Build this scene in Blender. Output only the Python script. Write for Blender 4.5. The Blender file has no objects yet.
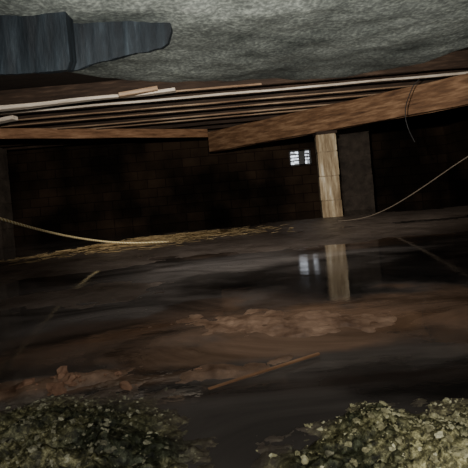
import bpy, bmesh, math, random
from mathutils import Vector, Matrix, noise
random.seed(7)
col = bpy.context.scene.collection

# ---------------- helpers ----------------
def new_mat(name):
    m = bpy.data.materials.new(name); m.use_nodes = True
    nt = m.node_tree
    return m, nt, nt.nodes['Principled BSDF']

def ramp(nt, stops, fac=None):
    r = nt.nodes.new('ShaderNodeValToRGB')
    cr = r.color_ramp
    while len(cr.elements) < len(stops): cr.elements.new(0.5)
    for e, (p, c) in zip(cr.elements, stops):
        e.position = p; e.color = (*c, 1)
    if fac is not None: nt.links.new(fac, r.inputs[0])
    return r

def noise_mat(name, stops, scale=5, stretch=(1,1,1), rough=0.8, bump=0.4, bdist=0.01, detail=8, rr=None, spec=0.3, bscale=None):
    m, nt, b = new_mat(name)
    tc = nt.nodes.new('ShaderNodeTexCoord')
    mp = nt.nodes.new('ShaderNodeMapping'); mp.inputs['Scale'].default_value = stretch
    nt.links.new(tc.outputs['Object'], mp.inputs[0])
    n = nt.nodes.new('ShaderNodeTexNoise'); n.inputs['Scale'].default_value = scale
    n.inputs['Detail'].default_value = detail; n.inputs['Roughness'].default_value = 0.65
    nt.links.new(mp.outputs[0], n.inputs[0])
    r = ramp(nt, stops, n.outputs[0])
    nt.links.new(r.outputs[0], b.inputs['Base Color'])
    b.inputs['Roughness'].default_value = rough
    b.inputs['Specular IOR Level'].default_value = spec
    n2 = nt.nodes.new('ShaderNodeTexNoise'); n2.inputs['Scale'].default_value = bscale or scale*4
    n2.inputs['Detail'].default_value = 8
    nt.links.new(mp.outputs[0], n2.inputs[0])
    bp = nt.nodes.new('ShaderNodeBump'); bp.inputs['Strength'].default_value = bump
    bp.inputs['Distance'].default_value = bdist
    nt.links.new(n2.outputs[0], bp.inputs['Height']); nt.links.new(bp.outputs[0], b.inputs['Normal'])
    if rr:
        r2 = ramp(nt, [(0.35,(rr[0],)*3),(0.65,(rr[1],)*3)], n.outputs[0])
        nt.links.new(r2.outputs[0], b.inputs['Roughness'])
    return m

def mesh_obj(name, verts, faces, mat, parent=None, smooth=False):
    me = bpy.data.meshes.new(name); me.from_pydata(verts, [], faces); me.update()
    o = bpy.data.objects.new(name, me); col.objects.link(o)
    if mat: me.materials.append(mat)
    if smooth:
        for p in me.polygons: p.use_smooth = True
    if parent: o.parent = parent
    return o

def empty(name, loc=(0,0,0)):
    e = bpy.data.objects.new(name, None); e.location = loc; col.objects.link(e); return e

def board(name, a, b, w, h, mat, parent=None, rough=0.004, segs=24, tilt=0.0, bev=0.006):
    a = Vector(a); b = Vector(b); L = (b-a).length
    d = (b-a).normalized(); s = d.cross(Vector((0,0,1))).normalized(); u = s.cross(d)
    bm = bmesh.new(); rings = []
    c = bev
    prof = [(-w/2+c,0),(w/2-c,0),(w/2,c),(w/2,h-c),(w/2-c,h),(-w/2+c,h),(-w/2,h-c),(-w/2,c)]
    seed = random.random()*100
    for i in range(segs+1):
        t = i/segs; ring = []
        for k,(px,pz) in enumerate(prof):
            n1 = noise.noise(Vector((t*L*1.3+seed, k*0.15, 0)))*rough*2
            n2 = noise.noise(Vector((t*L*1.3+seed, k*0.15, 9)))*rough*2
            ring.append(bm.verts.new(Vector((t*L, px+n1, pz+n2))))
        rings.append(ring)
    for i in range(segs):
        for k in range(8):
            bm.faces.new((rings[i][k], rings[i+1][k], rings[i+1][(k+1)%8], rings[i][(k+1)%8]))
    bm.faces.new(rings[0]); bm.faces.new(list(reversed(rings[-1])))
    bmesh.ops.recalc_face_normals(bm, faces=bm.faces)
    me = bpy.data.meshes.new(name); bm.to_mesh(me); bm.free()
    me.materials.append(mat)
    o = bpy.data.objects.new(name, me); col.objects.link(o)
    M = Matrix((( d.x, s.x, u.x, a.x),( d.y, s.y, u.y, a.y),( d.z, s.z, u.z, a.z),(0,0,0,1)))
    if tilt: M = M @ Matrix.Rotation(tilt, 4, 'X')
    o.matrix_world = M
    if parent:
        o.parent = parent; o.matrix_parent_inverse = parent.matrix_world.inverted()
    return o

def rough_block(bm, cx, cy, cz, sx, sy, sz, rot=0, j=0.004, seg=4):
    R = Matrix.Rotation(rot, 3, 'Z')
    tmp = bmesh.new(); bmesh.ops.create_cube(tmp, size=1)
    for v in tmp.verts: v.co = Vector((v.co.x*sx, v.co.y*sy, v.co.z*sz))
    bmesh.ops.bevel(tmp, geom=tmp.edges[:], offset=0.006, segments=2, affect='EDGES')
    bmesh.ops.subdivide_edges(tmp, edges=[e for e in tmp.edges if e.calc_length()>0.08], cuts=seg, use_grid_fill=True)
    s = random.random()*50
    mp = {}
    for v in tmp.verts:
        n = noise.noise_vector(v.co*12+Vector((s,s,s)))*j
        mp[v] = bm.verts.new(R @ (v.co+n) + Vector((cx,cy,cz)))
    for f in tmp.faces:
        bm.faces.new([mp[v] for v in f.verts])
    tmp.free()

def tube(name, pts, r, mat, parent=None):
    cu = bpy.data.curves.new(name, 'CURVE'); cu.dimensions='3D'
    sp = cu.splines.new('NURBS'); sp.points.add(len(pts)-1)
    for p,q in zip(sp.points, pts): p.co = (*q,1)
    sp.use_endpoint_u = True; sp.order_u = 3
    cu.resolution_u = 16; cu.bevel_depth = r; cu.bevel_resolution = 3; cu.use_fill_caps = True
    cu.materials.append(mat)
    o = bpy.data.objects.new(name, cu); col.objects.link(o)
    if parent: o.parent = parent
    return o

# ---------------- materials ----------------
m_beam = noise_mat('old_beam_wood', [(0.3,(0.06,0.029,0.015)),(0.5,(0.17,0.09,0.045)),(0.7,(0.33,0.20,0.11))], 3, (1.0,7,7), 0.75, 0.6, 0.01)
m_header = noise_mat('header_wood', [(0.3,(0.09,0.042,0.020)),(0.5,(0.25,0.13,0.065)),(0.7,(0.42,0.25,0.14))], 3, (1.0,7,7), 0.75, 0.6, 0.01)
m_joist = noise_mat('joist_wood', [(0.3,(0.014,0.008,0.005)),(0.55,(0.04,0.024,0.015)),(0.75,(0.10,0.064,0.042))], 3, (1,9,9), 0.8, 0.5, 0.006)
m_pale = noise_mat('pale_lumber', [(0.3,(0.38,0.31,0.24)),(0.55,(0.68,0.60,0.50)),(0.75,(0.86,0.81,0.72))], 3, (1,9,9), 0.7, 0.4, 0.005)
m_tan = noise_mat('tan_lath', [(0.3,(0.16,0.09,0.05)),(0.55,(0.36,0.25,0.16)),(0.75,(0.58,0.46,0.34))], 2, (1,9,9), 0.7, 0.4, 0.005)
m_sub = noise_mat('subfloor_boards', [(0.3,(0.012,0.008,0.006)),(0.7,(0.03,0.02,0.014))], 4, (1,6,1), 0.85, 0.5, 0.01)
m_pier = noise_mat('pier_block_concrete', [(0.3,(0.11,0.07,0.035)),(0.45,(0.24,0.175,0.10)),(0.56,(0.42,0.34,0.22)),(0.68,(0.74,0.69,0.56))], 4, (2.2,2.2,0.28), 0.8, 0.6, 0.008)
m_pierd = noise_mat('dark_block_concrete', [(0.3,(0.015,0.011,0.008)),(0.6,(0.05,0.038,0.028)),(0.8,(0.08,0.062,0.046))], 6, (1,1,1), 0.85, 0.6, 0.008)  # darker block colour for the rear and left piers
m_mortar = noise_mat('mortar', [(0.3,(0.14,0.10,0.06)),(0.7,(0.28,0.22,0.15))], 20, (1,1,1), 0.9, 0.5, 0.004)

def wall_mat(name, dark):
    m, nt, b = new_mat(name)
    tc = nt.nodes.new('ShaderNodeTexCoord')
    mp = nt.nodes.new('ShaderNodeMapping')
    nt.links.new(tc.outputs['UV'], mp.inputs[0])
    br = nt.nodes.new('ShaderNodeTexBrick')
    br.inputs['Scale'].default_value = 1
    br.inputs['Brick Width'].default_value = 0.4; br.inputs['Row Height'].default_value = 0.2
    br.inputs['Mortar Size'].default_value = 0.010; br.inputs['Mortar Smooth'].default_value = 0.3
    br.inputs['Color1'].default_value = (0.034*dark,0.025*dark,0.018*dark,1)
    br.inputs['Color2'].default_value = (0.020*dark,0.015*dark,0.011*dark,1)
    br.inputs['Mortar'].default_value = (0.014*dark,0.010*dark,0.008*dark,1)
    nt.links.new(mp.outputs[0], br.inputs[0])
    n = nt.nodes.new('ShaderNodeTexNoise'); n.inputs['Scale'].default_value = 0.9; n.inputs['Detail'].default_value=6
    nt.links.new(tc.outputs['Object'], n.inputs[0])
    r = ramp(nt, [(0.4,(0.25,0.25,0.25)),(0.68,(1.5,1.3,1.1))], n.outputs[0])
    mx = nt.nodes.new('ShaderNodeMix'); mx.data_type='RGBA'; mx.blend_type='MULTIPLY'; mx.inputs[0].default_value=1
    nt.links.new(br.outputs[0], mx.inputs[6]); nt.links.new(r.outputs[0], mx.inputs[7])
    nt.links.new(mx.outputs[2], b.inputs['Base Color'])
    b.inputs['Roughness'].default_value=0.95; b.inputs['Specular IOR Level'].default_value=0.05
    bp = nt.nodes.new('ShaderNodeBump'); bp.inputs['Strength'].default_value=0.4; bp.inputs['Distance'].default_value=0.008
    nt.links.new(br.outputs['Fac'], bp.inputs['Height']); bp.invert = True
    nt.links.new(bp.outputs[0], b.inputs['Normal'])
    return m
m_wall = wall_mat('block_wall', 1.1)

# ---------------- room shell ----------------
X0,X1,Y0,Y1,ZC = -5.2,4.8,-1.2,9.9,2.06
def wall(name, x0,x1,y0,y1,z0,z1,mat,hole=None):
    bm = bmesh.new()
    def box(a,b,c,d,e,f):
        vs=[bm.verts.new(p) for p in [(a,c,e),(b,c,e),(b,d,e),(a,d,e),(a,c,f),(b,c,f),(b,d,f),(a,d,f)]]
        for q in [(0,3,2,1),(4,5,6,7),(0,1,5,4),(1,2,6,5),(2,3,7,6),(3,0,4,7)]:
            bm.faces.new([vs[i] for i in q])
    if hole:
        hx0,hx1,hz0,hz1=hole
        box(x0,hx0,y0,y1,z0,z1); box(hx1,x1,y0,y1,z0,z1)
        box(hx0,hx1,y0,y1,z0,hz0); box(hx0,hx1,y0,y1,hz1,z1)
    else: box(x0,x1,y0,y1,z0,z1)
    uv = bm.loops.layers.uv.new('UVMap')
    for f in bm.faces:
        f.normal_update(); n=f.normal
        for l in f.loops:
            c=l.vert.co
            l[uv].uv = (c.x,c.z) if abs(n.y)>0.5 else ((c.y,c.z) if abs(n.x)>0.5 else (c.x,c.y))
    me=bpy.data.meshes.new(name); bm.to_mesh(me); bm.free(); me.materials.append(mat)
    o=bpy.data.objects.new(name,me); col.objects.link(o); return o
VX0,VX1,VZ0,VZ1 = 1.36,1.84,1.02,1.36
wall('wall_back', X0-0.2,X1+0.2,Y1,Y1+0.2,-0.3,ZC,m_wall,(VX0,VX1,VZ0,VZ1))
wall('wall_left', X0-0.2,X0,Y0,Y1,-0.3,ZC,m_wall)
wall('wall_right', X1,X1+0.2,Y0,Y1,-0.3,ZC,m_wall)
wall('ceiling', X0-0.2,X1+0.2,1.6,Y1+0.2,ZC,ZC+0.05,m_sub)

# vent window
win = empty('window_1',(0,0,0))
m_metal = noise_mat('vent_metal',[(0.3,(0.03,0.03,0.03)),(0.7,(0.08,0.08,0.08))],20,(1,1,1),0.5,0.2,0.002)
m_glass, nt, b = new_mat('frosted_daylight_glass')
b.inputs['Base Color'].default_value=(0.8,0.85,0.95,1); b.inputs['Emission Color'].default_value=(0.80,0.88,1,1)
tc=nt.nodes.new('ShaderNodeTexCoord'); nn=nt.nodes.new('ShaderNodeTexNoise'); nn.inputs['Scale'].default_value=12
nt.links.new(tc.outputs['Object'],nn.inputs[0])
rr=ramp(nt,[(0.42,(0.12,0.12,0.12)),(0.62,(2.6,2.6,2.6))],nn.outputs[0]); nt.links.new(rr.outputs[0],b.inputs['Emission Strength'])
def boxo(name,a,b_,c,d,e,f,mat,parent=None,bev=0.004):
    bm=bmesh.new(); bmesh.ops.create_cube(bm,size=1)
    for v in bm.verts: v.co=Vector(((a+b_)/2+v.co.x*(b_-a),(c+d)/2+v.co.y*(d-c),(e+f)/2+v.co.z*(f-e)))
    if bev: bmesh.ops.bevel(bm,geom=bm.edges[:],offset=bev,segments=2,affect='EDGES')
    me=bpy.data.meshes.new(name); bm.to_mesh(me); bm.free(); me.materials.append(mat)
    o=bpy.data.objects.new(name,me); col.objects.link(o)
    if parent: o.parent=parent
    return o
boxo('pane',VX0+0.02,VX1-0.02,Y1+0.10,Y1+0.11,VZ0+0.02,VZ1-0.02,m_glass,win,0)
yy0,yy1=Y1+0.02,Y1+0.09
boxo('frame_bottom',VX0,VX1,yy0,yy1,VZ0,VZ0+0.03,m_metal,win)
boxo('frame_top',VX0,VX1,yy0,yy1,VZ1-0.03,VZ1,m_metal,win)
boxo('frame_left',VX0,VX0+0.03,yy0,yy1,VZ0,VZ1,m_metal,win)
boxo('frame_right',VX1-0.03,VX1,yy0,yy1,VZ0,VZ1,m_metal,win)
boxo('mullion',1.57,1.71,yy0,yy1,VZ0,VZ1,m_metal,win)
for i,zc in enumerate([1.13,1.20,1.27]):
    boxo('bar_%d'%(i+1),VX0,VX1,yy0+0.01,yy1-0.02,zc-0.012,zc+0.012,m_metal,win,0.002)

# ---------------- terrain ----------------
def G(x,y,cx,cy,sx,sy,rot=0):
    c,s=math.cos(rot),math.sin(rot); dx,dy=x-cx,y-cy
    u=(dx*c+dy*s)/sx; v=(-dx*s+dy*c)/sy
    return math.exp(-0.5*(u*u+v*v))
def zones(x,y):
    n1=noise.noise(Vector((x*1.9,y*1.9,3.1))); n2=noise.noise(Vector((x*5,y*5,1.7)))
    wx=x+0.09*n1+0.06*n2; wy=y+0.07*noise.noise(Vector((x*2.3,y*2.3,8)))+0.05*noise.noise(Vector((x*7,y*7,5)))
    L=max(G(wx,wy,-0.50,0.82,0.29,0.24),0.6*G(wx,wy,0.0,0.58,0.4,0.20))
    R=G(wx,wy,0.50,0.69,0.235,0.20)
    M=max(G(wx,wy,-0.55,1.30,0.24,0.055,0.25),1.0*G(wx,wy,0.15,1.72,0.5,0.20,-0.08),0.8*G(wx,wy,0.02,1.30,0.26,0.06,0.3))
    F=G(wx,wy,-0.9,2.5,1.0,0.42,0.1)
    B=G(wx,wy,-0.95,5.45,0.95,0.38,0.35)
    W=max(G(wx,wy,1.0,4.6,2.6,0.75,0.05),1.0*G(wx,wy,-2.0,4.0,1.4,0.6),G(wx,wy,1.6,6.3,2.8,0.9))
    return L,R,M,F,B,W,n1,n2
def height(x,y,z=None):
    L,R,M,F,B,W,n1,n2 = z or zones(x,y)
    h=-0.032+0.008*n1
    pile=min(1.1,L+R)
    h+=0.080*pile+0.042*M+0.034*F+0.075*B+0.050*W
    v=Vector((x,y,0))
    h+=0.010*noise.fractal(v*6,0.7,2.1,3)*(0.5+M+B*2)*(1-0.5*W)
    if pile>0.12 or M>0.3:
        k=min(1,pile)*1.0+0.12*M
        h+=k*(0.028*noise.fractal(v*14,0.6,2.1,5)+0.012*abs(noise.noise(v*55))+0.008*abs(noise.noise(v*120)))
    far=max(0,min(1,(y-6.3)/2)); h+=0.024*far*(1-W)
    return h
nx,ny=500,640
xs=[]
for i in range(nx+1):
    t=-1+2*i/nx; xs.append(5.2*math.sinh(3.3*t)/math.sinh(3.3))
ys=[]
for j in range(ny+1):
    t=j/ny; ys.append(0.45*((Y1+0.05)/0.45)**t)
verts=[];faces=[];cols=[]
for j,y in enumerate(ys):
    for i,x in enumerate(xs):
        z=zones(x,y)
        verts.append((x,y,height(x,y,z))); cols.append(z)
for j in range(ny):
    for i in range(nx):
        a=j*(nx+1)+i; faces.append((a,a+1,a+nx+2,a+nx+1))
m_g, nt, b = new_mat('muddy_ground')
at1=nt.nodes.new('ShaderNodeAttribute'); at1.attribute_name='zone'
tc=nt.nodes.new('ShaderNodeTexCoord')
def N(scale,detail=8,rough=0.65):
    n=nt.nodes.new('ShaderNodeTexNoise'); n.inputs['Scale'].default_value=scale; n.inputs['Detail'].default_value=detail
    n.inputs['Roughness'].default_value=rough
    nt.links.new(tc.outputs['Object'],n.inputs[0]); return n
def MIX(f,a,b_):
    m=nt.nodes.new('ShaderNodeMix'); m.data_type='RGBA'
    nt.links.new(f,m.inputs[0]); nt.links.new(a,m.inputs[6]); nt.links.new(b_,m.inputs[7]); return m.outputs[2]
nA=N(3); nB=N(75,10,0.75); nC=N(9,8,.7); nD=N(5,8,.7)
mudgrey=ramp(nt,[(0.3,(0.06,0.046,0.036)),(0.6,(0.15,0.12,0.098)),(0.8,(0.22,0.18,0.15))],nA.outputs[0])
pile=ramp(nt,[(0.38,(0.025,0.024,0.014)),(0.5,(0.18,0.17,0.085)),(0.58,(0.52,0.49,0.27)),(0.68,(0.95,0.92,0.62))],nB.outputs[0])
pdark=ramp(nt,[(0.42,(0.22,0.26,0.26)),(0.58,(1.1,1.08,1))],nD.outputs[0])
pm=nt.nodes.new('ShaderNodeMix'); pm.data_type='RGBA'; pm.blend_type='MULTIPLY'; pm.inputs[0].default_value=1
nt.links.new(pile.outputs[0],pm.inputs[6]); nt.links.new(pdark.outputs[0],pm.inputs[7])
mid=ramp(nt,[(0.35,(0.09,0.05,0.03)),(0.55,(0.24,0.15,0.095)),(0.7,(0.38,0.25,0.165))],nC.outputs[0])
bank=ramp(nt,[(0.35,(0.07,0.04,0.016)),(0.5,(0.20,0.125,0.053)),(0.65,(0.46,0.33,0.16))],nC.outputs[0])
sp=nt.nodes.new('ShaderNodeSeparateColor'); nt.links.new(at1.outputs['Color'],sp.inputs[0])
c1=MIX(sp.outputs[1],mudgrey.outputs[0],mid.outputs[0])
c2=MIX(sp.outputs[2],c1,bank.outputs[0])
tone_mix=nt.nodes.new('ShaderNodeMix'); tone_mix.data_type='RGBA'; tone_mix.blend_type='MULTIPLY'; tone_mix.inputs[0].default_value=1
nt.links.new(pm.outputs[2],tone_mix.inputs[6])
at2=nt.nodes.new('ShaderNodeAttribute'); at2.attribute_name='pile_tone'; nt.links.new(at2.outputs['Color'],tone_mix.inputs[7])  # per-vertex tone multiplied into the pile colour
c3=MIX(sp.outputs[0],c2,tone_mix.outputs[2])
nt.links.new(c3,b.inputs['Base Color'])
rgh=ramp(nt,[(0.3,(0.25,)*3),(0.7,(0.6,)*3)],nC.outputs[0]); nt.links.new(rgh.outputs[0],b.inputs['Roughness'])
b.inputs['Specular IOR Level'].default_value=0.35
bp=nt.nodes.new('ShaderNodeBump'); bp.inputs['Strength'].default_value=0.7; bp.inputs['Distance'].default_value=0.006
nt.links.new(nB.outputs[0],bp.inputs['Height']); nt.links.new(bp.outputs[0],b.inputs['Normal'])
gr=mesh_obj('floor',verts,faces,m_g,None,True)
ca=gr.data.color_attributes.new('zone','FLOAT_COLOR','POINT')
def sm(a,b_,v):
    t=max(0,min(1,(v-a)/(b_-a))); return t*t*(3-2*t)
buf=[];tone=[]
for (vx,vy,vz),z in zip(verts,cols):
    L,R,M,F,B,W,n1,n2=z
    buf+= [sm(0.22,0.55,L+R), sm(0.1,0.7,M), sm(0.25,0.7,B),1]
    q=0.50+0.50*sm(-0.05,0.35,vx)+0.12*sm(0.3,0.7,-vx)  # pile colour darker at left and centre, lighter to the right
    tone+=[q,q*0.99,q*0.98,1]
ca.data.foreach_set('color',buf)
cb=gr.data.color_attributes.new('pile_tone','FLOAT_COLOR','POINT'); cb.data.foreach_set('color',tone)

# water: grid with silt concentration attribute
m_w, nt, b = new_mat('murky_flood_water')
tc=nt.nodes.new('ShaderNodeTexCoord')
mpw=nt.nodes.new('ShaderNodeMapping'); mpw.inputs['Scale'].default_value=(0.7,1.3,1); nt.links.new(tc.outputs['Object'],mpw.inputs[0])
n=N(1.6,9,.65); n.inputs['Distortion'].default_value=0.8; nt.links.new(mpw.outputs[0],n.inputs[0])
at=nt.nodes.new('ShaderNodeAttribute'); at.attribute_name='silt'
sp=nt.nodes.new('ShaderNodeSeparateColor'); nt.links.new(at.outputs['Color'],sp.inputs[0])
grey=ramp(nt,[(0.40,(0.06,0.053,0.047)),(0.48,(0.12,0.105,0.093)),(0.58,(0.18,0.158,0.142)),(0.7,(0.23,0.20,0.18))],n.outputs[0])
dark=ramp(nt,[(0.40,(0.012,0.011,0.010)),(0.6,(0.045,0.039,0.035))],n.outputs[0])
brn=ramp(nt,[(0.40,(0.08,0.050,0.032)),(0.6,(0.24,0.155,0.105))],n.outputs[0])
c1=MIX(sp.outputs[2],dark.outputs[0],grey.outputs[0]); c2=MIX(sp.outputs[0],c1,brn.outputs[0])
nt.links.new(c2,b.inputs['Base Color'])
rw=ramp(nt,[(0.42,(0.03,)*3),(0.6,(0.11,)*3)],n.outputs[0]); nt.links.new(rw.outputs[0],b.inputs['Roughness'])
b.inputs['IOR'].default_value=1.33
b.inputs['Specular IOR Level'].default_value=0.5
n2=N(7,4); bp=nt.nodes.new('ShaderNodeBump'); bp.inputs['Strength'].default_value=0.06; bp.inputs['Distance'].default_value=0.01
nt.links.new(n2.outputs[0],bp.inputs['Height']); nt.links.new(bp.outputs[0],b.inputs['Normal'])
wn,wm=180,260
wx_=[5.2*math.sinh(3.0*(-1+2*i/wn))/math.sinh(3.0) for i in range(wn+1)]
wx_=[max(X0,min(X1,v)) for v in wx_]
wy_=[0.45*(Y1/0.45)**(j/wm) for j in range(wm+1)]
wv=[];wf=[];wb=[]
for y in wy_:
    for x in wx_:
        wv.append((x,y,0))
        q=noise.fractal(Vector((x*1.6,y*2.4,4)),.8,2.1,6)
        wx=x+0.28*q; wy=y+0.17*q*min(2,y)
        br=max(G(wx,wy,0.35,1.75,0.95,0.24,0.0),G(wx,wy,-0.6,1.28,0.5,0.09,0.2),0.7*G(wx,wy,1.4,4.3,2.5,0.6))
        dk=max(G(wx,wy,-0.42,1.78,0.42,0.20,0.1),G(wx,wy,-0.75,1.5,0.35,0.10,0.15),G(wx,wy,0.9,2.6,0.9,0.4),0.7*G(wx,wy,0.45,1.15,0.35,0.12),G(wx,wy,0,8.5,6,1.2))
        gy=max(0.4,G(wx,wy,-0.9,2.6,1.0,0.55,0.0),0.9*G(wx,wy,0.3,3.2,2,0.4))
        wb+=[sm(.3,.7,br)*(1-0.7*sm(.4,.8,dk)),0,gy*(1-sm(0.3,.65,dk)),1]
for j in range(wm):
    for i in range(wn):
        a=j*(wn+1)+i; wf.append((a,a+1,a+wn+2,a+wn+1))
wo=mesh_obj('flood_water',wv,wf,m_w)
ca=wo.data.color_attributes.new('silt','FLOAT_COLOR','POINT'); ca.data.foreach_set('color',wb)

# pebbles / clods
m_peb=noise_mat('clay_clods',[(0.3,(0.12,0.11,0.06)),(0.5,(0.42,0.39,0.22)),(0.7,(0.85,0.82,0.56))],30,(1,1,1),0.8,0.6,0.003)
m_pebl=noise_mat('dark_clods',[(0.3,(0.05,0.048,0.032)),(0.5,(0.19,0.18,0.115)),(0.7,(0.50,0.48,0.33))],30,(1,1,1),0.8,0.6,0.003)  # darker clod colour for the left pile
def clods(name,n,sampler,rmin,rmax,mat,sink=0.3):
    bm=bmesh.new(); base=bmesh.new(); bmesh.ops.create_icosphere(base,subdivisions=2,radius=1)
    base.verts.ensure_lookup_table()
    bv=[v.co.copy() for v in base.verts]; bf=[[v.index for v in f.verts] for f in base.faces]
    for _ in range(n):
        x,y=sampler()
        rr_=rmin+(rmax-rmin)*random.random()**5
        hz=height(x,y)
        if hz<0.002: continue
        s=Vector((random.uniform(.6,1.4),random.uniform(.6,1.4),random.uniform(.4,.8)))*rr_
        R_=Matrix.Rotation(random.random()*6.28,3,'Z')@Matrix.Rotation(random.uniform(-.5,.5),3,'X')
        off=Vector((random.random()*99,0,0)); vs=[]
        for co in bv:
            k=1+0.8*noise.noise(co*1.7+off)+0.3*noise.noise(co*5+off)
            vs.append(bm.verts.new(R_@Vector((co.x*s.x*k,co.y*s.y*k,co.z*s.z*k))+Vector((x,y,hz+rr_*(0.3-sink)))))
        for f in bf: bm.faces.new([vs[i] for i in f])
    me=bpy.data.meshes.new(name); bm.to_mesh(me); bm.free(); base.free(); me.materials.append(mat)
    o=bpy.data.objects.new(name,me); col.objects.link(o); return o
clods('dirt_clods',2600,lambda:(random.gauss(-0.45,0.25),random.uniform(0.6,1.2)),0.001,0.007,m_pebl)
clods('dirt_clods.001',3600,lambda:(random.gauss(0.48,0.18),random.uniform(0.6,1.05)),0.001,0.008,m_peb)
m_br=noise_mat('brick_rubble',[(0.3,(0.14,0.07,0.04)),(0.7,(0.36,0.21,0.13))],9,(1,1,1),0.8,0.5,0.003)
clods('brick_rubble',60,lambda:(random.gauss(-0.5,0.16),random.uniform(1.23,1.33)),0.003,0.022,m_br)

# straw / shavings on far bank
m_str=noise_mat('straw',[(0.3,(0.22,0.14,0.055)),(0.7,(0.55,0.41,0.21))],12,(1,1,1),0.7,0.2,0.002)
bm=bmesh.new()
for _ in range(600):
    t=random.gauss(0,1); x=-0.95+t*0.7; y=5.25+t*0.25+random.gauss(0,0.25)
    L=random.uniform(0.05,0.2); a=random.gauss(0.3,0.8); w=random.uniform(0.0015,0.004)
    z=max(height(x,y),0.0)+0.002+random.random()*0.006; dz=random.uniform(-0.006,0.008)
    d=Vector((math.cos(a)*L/2,math.sin(a)*L/2,dz)); s=Vector((-math.sin(a),math.cos(a),0))*w; u=Vector((0,0,w))
    c=Vector((x,y,z+abs(dz)))
    r0=[bm.verts.new(c-d+q) for q in (s,u,-s,-u)]; r1=[bm.verts.new(c+d+q*0.6) for q in (s,u,-s,-u)]
    for k in range(4): bm.faces.new((r0[k],r0[(k+1)%4],r1[(k+1)%4],r1[k]))
    bm.faces.new(r0); bm.faces.new(r1)
me=bpy.data.meshes.new('straw_debris'); bm.to_mesh(me); bm.free(); me.materials.append(m_str)
col.objects.link(bpy.data.objects.new('straw_debris',me))

# ---------------- main beam ----------------
B0=Vector((4.6,4.76,1.42)); B1=Vector((-0.31,9.28,1.42))
beam=empty('wooden_girder')
dirb=(B1-B0).normalized(); side=dirb.cross(Vector((0,0,1))).normalized()
for k,o in enumerate((-0.07,0,0.07)):
    dl=(-0.04,0.03,0.0)[k]
    board('ply_%d'%(k+1),B0+side*o+Vector((0,0,(-0.004,0.006,0)[k])),B1+side*o+dirb*dl,0.066,0.40,m_beam,beam,0.006,40)

# joists
ZJ=1.825
js=empty('floor_joists')
random.seed(11)
for i,y in enumerate((5.6,6.0,6.45,6.9,7.35,7.8,8.3,8.8,9.3)):
    ya=y+random.uniform(-.08,.08); yb=y+random.uniform(-.08,.08)
    board('joist_%d'%(i+1),(-5.1,ya,ZJ),(4.7,yb,ZJ),0.045,0.22,m_joist,js,0.006,40)
    if i<6:
        board('bright_edge_%d'%(i+1),(-5.1,ya-0.035,ZJ+0.005),(4.7 if i else 0.5,yb-0.035,ZJ+0.005),0.018,(0.022,0.03,0.018,0.02,0.025,0.02)[i],m_pale if i in(1,) else m_tan,js,0.004,40)  # pale strip added to imitate the joist's bright lower edge
board('ledger',Vector((4.5,4.95,1.93)),Vector((1.6,7.6,1.93)),0.03,0.05,m_tan,js,0.004,30)
board('header_board',(-5.0,6.2,1.70),(-0.35,8.75,1.66),0.05,0.16,m_header,js,0.006,30)
board('loose_plank',(-4.4,5.3,1.69),(-0.55,5.42,1.80),0.12,0.045,m_pale,js,0.010,30)
board('wood_shim_1',(-3.0,5.9,1.70),(-2.7,5.85,1.72),0.12,0.05,m_pale,js,0.006,6)
board('wood_shim_2',(-1.2,5.3,1.76),(-0.75,5.35,1.81),0.10,0.05,m_tan,js,0.006,6)

# ---------------- piers ----------------
def pier(name,cx,cy,w,d,ztop,rot,mat,mort):
    e=empty(name,(0,0,0)); z=-0.12; i=0
    bm=bmesh.new(); bmm=bmesh.new()
    while z<ztop-0.05:
        hh=min(0.39,ztop-z-0.045)
        ox=random.uniform(-.006,.006)
        rough_block(bm,cx+ox,cy,z+hh/2,w,d,hh,rot,0.006)
        rough_block(bmm,cx,cy,z+hh+0.004,w-0.015,d-0.015,0.010,rot,0.002,1)
        z+=hh+0.008; i+=1
    for nm,q,mt in (('blocks',bm,mat),('mortar',bmm,mort)):
        me=bpy.data.meshes.new(nm); q.to_mesh(me); q.free(); me.materials.append(mt)
        o=bpy.data.objects.new(nm,me); col.objects.link(o); o.parent=e
    return e,z
pe,zt=pier('block_pier',1.65,7.50,0.32,0.32,1.40,-0.12,m_pier,m_mortar)
boxo('cap_board',1.48,1.82,7.34,7.66,zt-0.003,1.410,m_joist,pe)
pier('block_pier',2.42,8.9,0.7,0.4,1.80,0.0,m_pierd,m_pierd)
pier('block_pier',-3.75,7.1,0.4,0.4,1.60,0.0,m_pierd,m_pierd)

# ---------------- ropes/cables ----------------
m_rope, nt, b = new_mat('yellow_rope')
tc=nt.nodes.new('ShaderNodeTexCoord'); wv_=nt.nodes.new('ShaderNodeTexWave'); wv_.inputs['Scale'].default_value=18
wv_.bands_direction='DIAGONAL'; nt.links.new(tc.outputs['Object'],wv_.inputs[0])
r=ramp(nt,[(0.3,(0.55,0.38,0.12)),(0.6,(0.95,0.85,0.55))],wv_.outputs[0]); nt.links.new(r.outputs[0],b.inputs['Base Color'])
tube('yellow_rope',[(-2.6,1.7,1.0),(-1.9,2.2,.72),(-1.58,2.9,.515),(-1.56,3.4,.40),(-1.54,4.0,.28),(-1.48,4.6,.17),(-1.27,4.95,.085),(-1.0,5.0,.055),(-.73,5.0,.045)],0.010,m_rope)
m_cab=noise_mat('tan_cable',[(0.3,(0.07,0.055,0.04)),(0.7,(0.13,0.10,0.07))],20,(1,1,1),0.6,0.2,0.002)
tube('hanging_cable',[(3.9,4.6,1.5),(3.2,4.75,1.0),(2.67,5.0,.71),(2.27,5.4,.37),(1.95,5.65,.15),(1.66,5.9,.03),(1.4,6.0,.03)],0.006,m_cab)
m_blk=noise_mat('black_wire',[(0.3,(0.01,0.01,0.01)),(0.7,(0.03,0.03,0.03))],20,(1,1,1),0.5,0.2,0.002)
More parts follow.
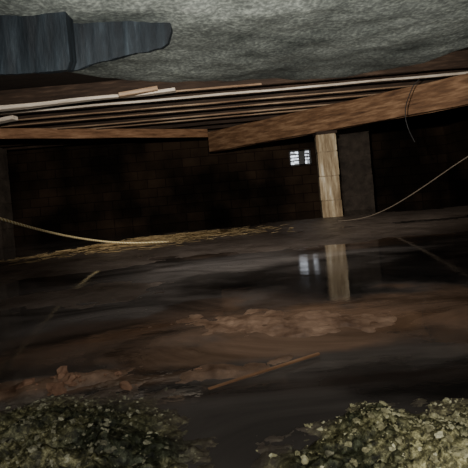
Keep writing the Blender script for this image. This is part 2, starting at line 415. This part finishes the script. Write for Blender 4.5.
tube('black_wire',[(2.7,6.0,1.86),(2.6,6.05,1.8),(2.52,6.1,1.62),(2.45,6.1,1.45),(2.46,6.1,1.2),(2.55,6.1,1.0)],0.006,m_blk)

# ---------------- near concrete lintel ----------------
m_l, nt, b = new_mat('weathered_concrete')
tc=nt.nodes.new('ShaderNodeTexCoord')
mpl=nt.nodes.new('ShaderNodeMapping'); mpl.inputs['Scale'].default_value=(0.7,1.0,1); nt.links.new(tc.outputs['Object'],mpl.inputs[0])
nA=N(6,9,.68); nt.links.new(mpl.outputs[0],nA.inputs[0]); nB=N(130,5,.6)
base=ramp(nt,[(0.33,(0.05,0.058,0.052)),(0.5,(0.155,0.168,0.150)),(0.62,(0.24,0.258,0.23)),(0.75,(0.42,0.43,0.39))],nA.outputs[0])
sp_=ramp(nt,[(0.35,(0.6,0.6,0.6)),(0.5,(1,1,1)),(0.68,(1.9,1.9,1.8))],nB.outputs[0])
pm=nt.nodes.new('ShaderNodeMix'); pm.data_type='RGBA'; pm.blend_type='MULTIPLY'; pm.inputs[0].default_value=1
nt.links.new(base.outputs[0],pm.inputs[6]); nt.links.new(sp_.outputs[0],pm.inputs[7])
nt.links.new(pm.outputs[2],b.inputs['Base Color']); b.inputs['Roughness'].default_value=0.6
bp=nt.nodes.new('ShaderNodeBump'); bp.inputs['Strength'].default_value=0.4; bp.inputs['Distance'].default_value=0.003
nt.links.new(nB.outputs[0],bp.inputs['Height']); nt.links.new(bp.outputs[0],b.inputs['Normal'])
edge=[(-1.6,.75),(-.7,.9),(-.47,.965),(-.38,1.02),(-.30,1.14),(-.058,1.25),(.237,1.35),(.33,1.34),(.52,1.31),(.62,1.125),(.8,1.0),(1.6,.8)]
def edgey(x):
    for (a,ya),(b_,yb) in zip(edge,edge[1:]):
        if a<=x<=b_: return ya+(yb-ya)*(x-a)/(b_-a)
    return .8
ZL=0.815
verts=[];faces=[]; NXL=220; NU=120; NF=24
for i in range(NXL+1):
    x=-1.6+3.2*i/NXL; ey=edgey(x)+0.02*noise.noise(Vector((x*9,0,0)))+0.008*noise.noise(Vector((x*30,0,0)))
    for j in range(NU+1):
        t=j/NU; y=-0.2+(ey+0.2)*t
        z=ZL+0.008*noise.fractal(Vector((x*4,y*4,0)),.7,2,5)+0.0015*noise.noise(Vector((x*25,y*25,2)))
        z+=0.012*max(0,(t-0.97)/0.03)**2
        verts.append((x,y,z))
    for j in range(1,NF+1):
        z=ZL+0.012+0.7*(j/NF); verts.append((x,ey+0.01*noise.noise(Vector((x*6,z*6,5))),z))
    verts.append((x,-0.2,ZL+0.73)); verts.append((x,-0.2,ZL))
nc=NU+1+NF+2
for i in range(NXL):
    for j in range(nc-1):
        a=i*nc+j; faces.append((a,a+1,a+nc+1,a+nc))
lin=mesh_obj('concrete_lintel',verts,faces,m_l,None,True)

# dark damp broken masonry hanging under the lintel: streaked vertical faces
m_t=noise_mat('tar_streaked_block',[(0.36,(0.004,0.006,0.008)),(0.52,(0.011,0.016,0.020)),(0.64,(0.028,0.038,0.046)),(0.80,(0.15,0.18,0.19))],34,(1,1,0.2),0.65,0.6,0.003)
def hang(name,prof,y0,th,zt,slope):
    n=90; xa,xb=prof[0][0],prof[-1][0]; rows=16; vs=[];fs=[]
    def zb(x):
        for (a,za),(b_,zb_) in zip(prof,prof[1:]):
            if a<=x<=b_: return za+(zb_-za)*(x-a)/(b_-a)
        return prof[-1][1]
    for i in range(n+1):
        x=xa+(xb-xa)*i/n; zz=zb(x)+0.0015*noise.noise(Vector((x*60,0,1)))+0.001*noise.noise(Vector((x*190,0,1)))
        for j in range(rows+1):
            z=zt+(zz-zt)*j/rows
            vs.append((x,y0+slope*(x-xb)+0.003*noise.noise(Vector((x*45,z*10,3))),z))
        for j in range(1,5):
            vs.append((x,y0+slope*(x-xb)+th*j/4,zz+0.003*noise.noise(Vector((x*20,j,3)))+0.002*j))
        vs.append((x,y0+slope*(x-xb)+th,zt))
    m=rows+6
    for i in range(n):
        for j in range(m-1):
            a=i*m+j; fs.append((a,a+m,a+m+1,a+1))
        fs.append((i*m+m-1,(i+1)*m+m-1,(i+1)*m,i*m))
    fs.append(tuple(range(m-1,-1,-1))); fs.append(tuple(n*m+k for k in range(m)))
    return mesh_obj(name,vs,fs,m_t,lin,False)
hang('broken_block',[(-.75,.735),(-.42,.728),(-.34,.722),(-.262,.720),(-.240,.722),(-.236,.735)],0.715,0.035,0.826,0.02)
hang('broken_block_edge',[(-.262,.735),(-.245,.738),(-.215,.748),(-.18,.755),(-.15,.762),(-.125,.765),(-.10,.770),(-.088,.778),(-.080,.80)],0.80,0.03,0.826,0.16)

# lath in water
board('broken_lath',(-0.10,1.16,0.006),(0.22,1.33,0.008),0.008,0.004,m_header,None,0.002,10,bev=0.001)

# ---------------- lights ----------------
def lamp(name,typ,loc,target,power,size=0.05,color=(1,.93,.84),cone=None,blend=0.6):
    l=bpy.data.lights.new(name,typ); l.energy=power; l.color=color
    if typ=='SPOT': l.spot_size=math.radians(cone); l.spot_blend=blend; l.shadow_soft_size=size
    elif typ=='POINT': l.shadow_soft_size=size
    o=bpy.data.objects.new(name,l); o.location=loc
    o.rotation_euler=(Vector(target)-Vector(loc)).to_track_quat('-Z','Y').to_euler()
    col.objects.link(o); return o
lamp('camera_flash','POINT',(0.12,-0.12,0.62),(0,3,0.5),28,0.03,(1,.98,.94))
lamp('lintel_fill','SPOT',(0.1,0.05,0.30),(0.05,1.2,0.80),38,0.05,(1,.98,.94),cone=75,blend=0.8)  # added fill, aimed upward to brighten the lintel underside
lamp('fill_spot','SPOT',(0.3,1.75,1.15),(2.4,7.0,1.7),720,0.04,cone=62,blend=0.7)  # added unseen fill for the girder and pier side
lamp('fill_spot','SPOT',(-0.1,1.75,1.15),(-2.0,6.2,1.9),600,0.04,cone=62,blend=0.7)  # added unseen fill for the joists at left
lamp('fill_spot','SPOT',(0.1,1.7,1.15),(0.2,5.4,0.0),230,0.04,(1,.96,.91),cone=85,blend=1.0)  # added unseen fill over the far floor
lamp('fill_spot','SPOT',(0.2,1.65,1.25),(0.1,2.4,0.0),36,0.04,(1,.96,.91),cone=130,blend=1.0)  # added unseen fill over the nearer water

w=bpy.data.worlds.new('World'); bpy.context.scene.world=w; w.use_nodes=True
w.node_tree.nodes['Background'].inputs[0].default_value=(0.5,0.55,0.6,1)
w.node_tree.nodes['Background'].inputs[1].default_value=0.05

# ---------------- camera ----------------
cd=bpy.data.cameras.new('camera'); cd.sensor_width=36; cd.lens=36*450/468
cd.shift_x=0.0073; cd.shift_y=-0.083; cd.clip_start=0.01
co=bpy.data.objects.new('camera',cd); col.objects.link(co)
co.matrix_world=Matrix.Translation((0,0,0.5))@Matrix.Rotation(math.radians(90),4,'X')@Matrix.Rotation(math.radians(-5),4,'Z')
bpy.context.scene.camera=co
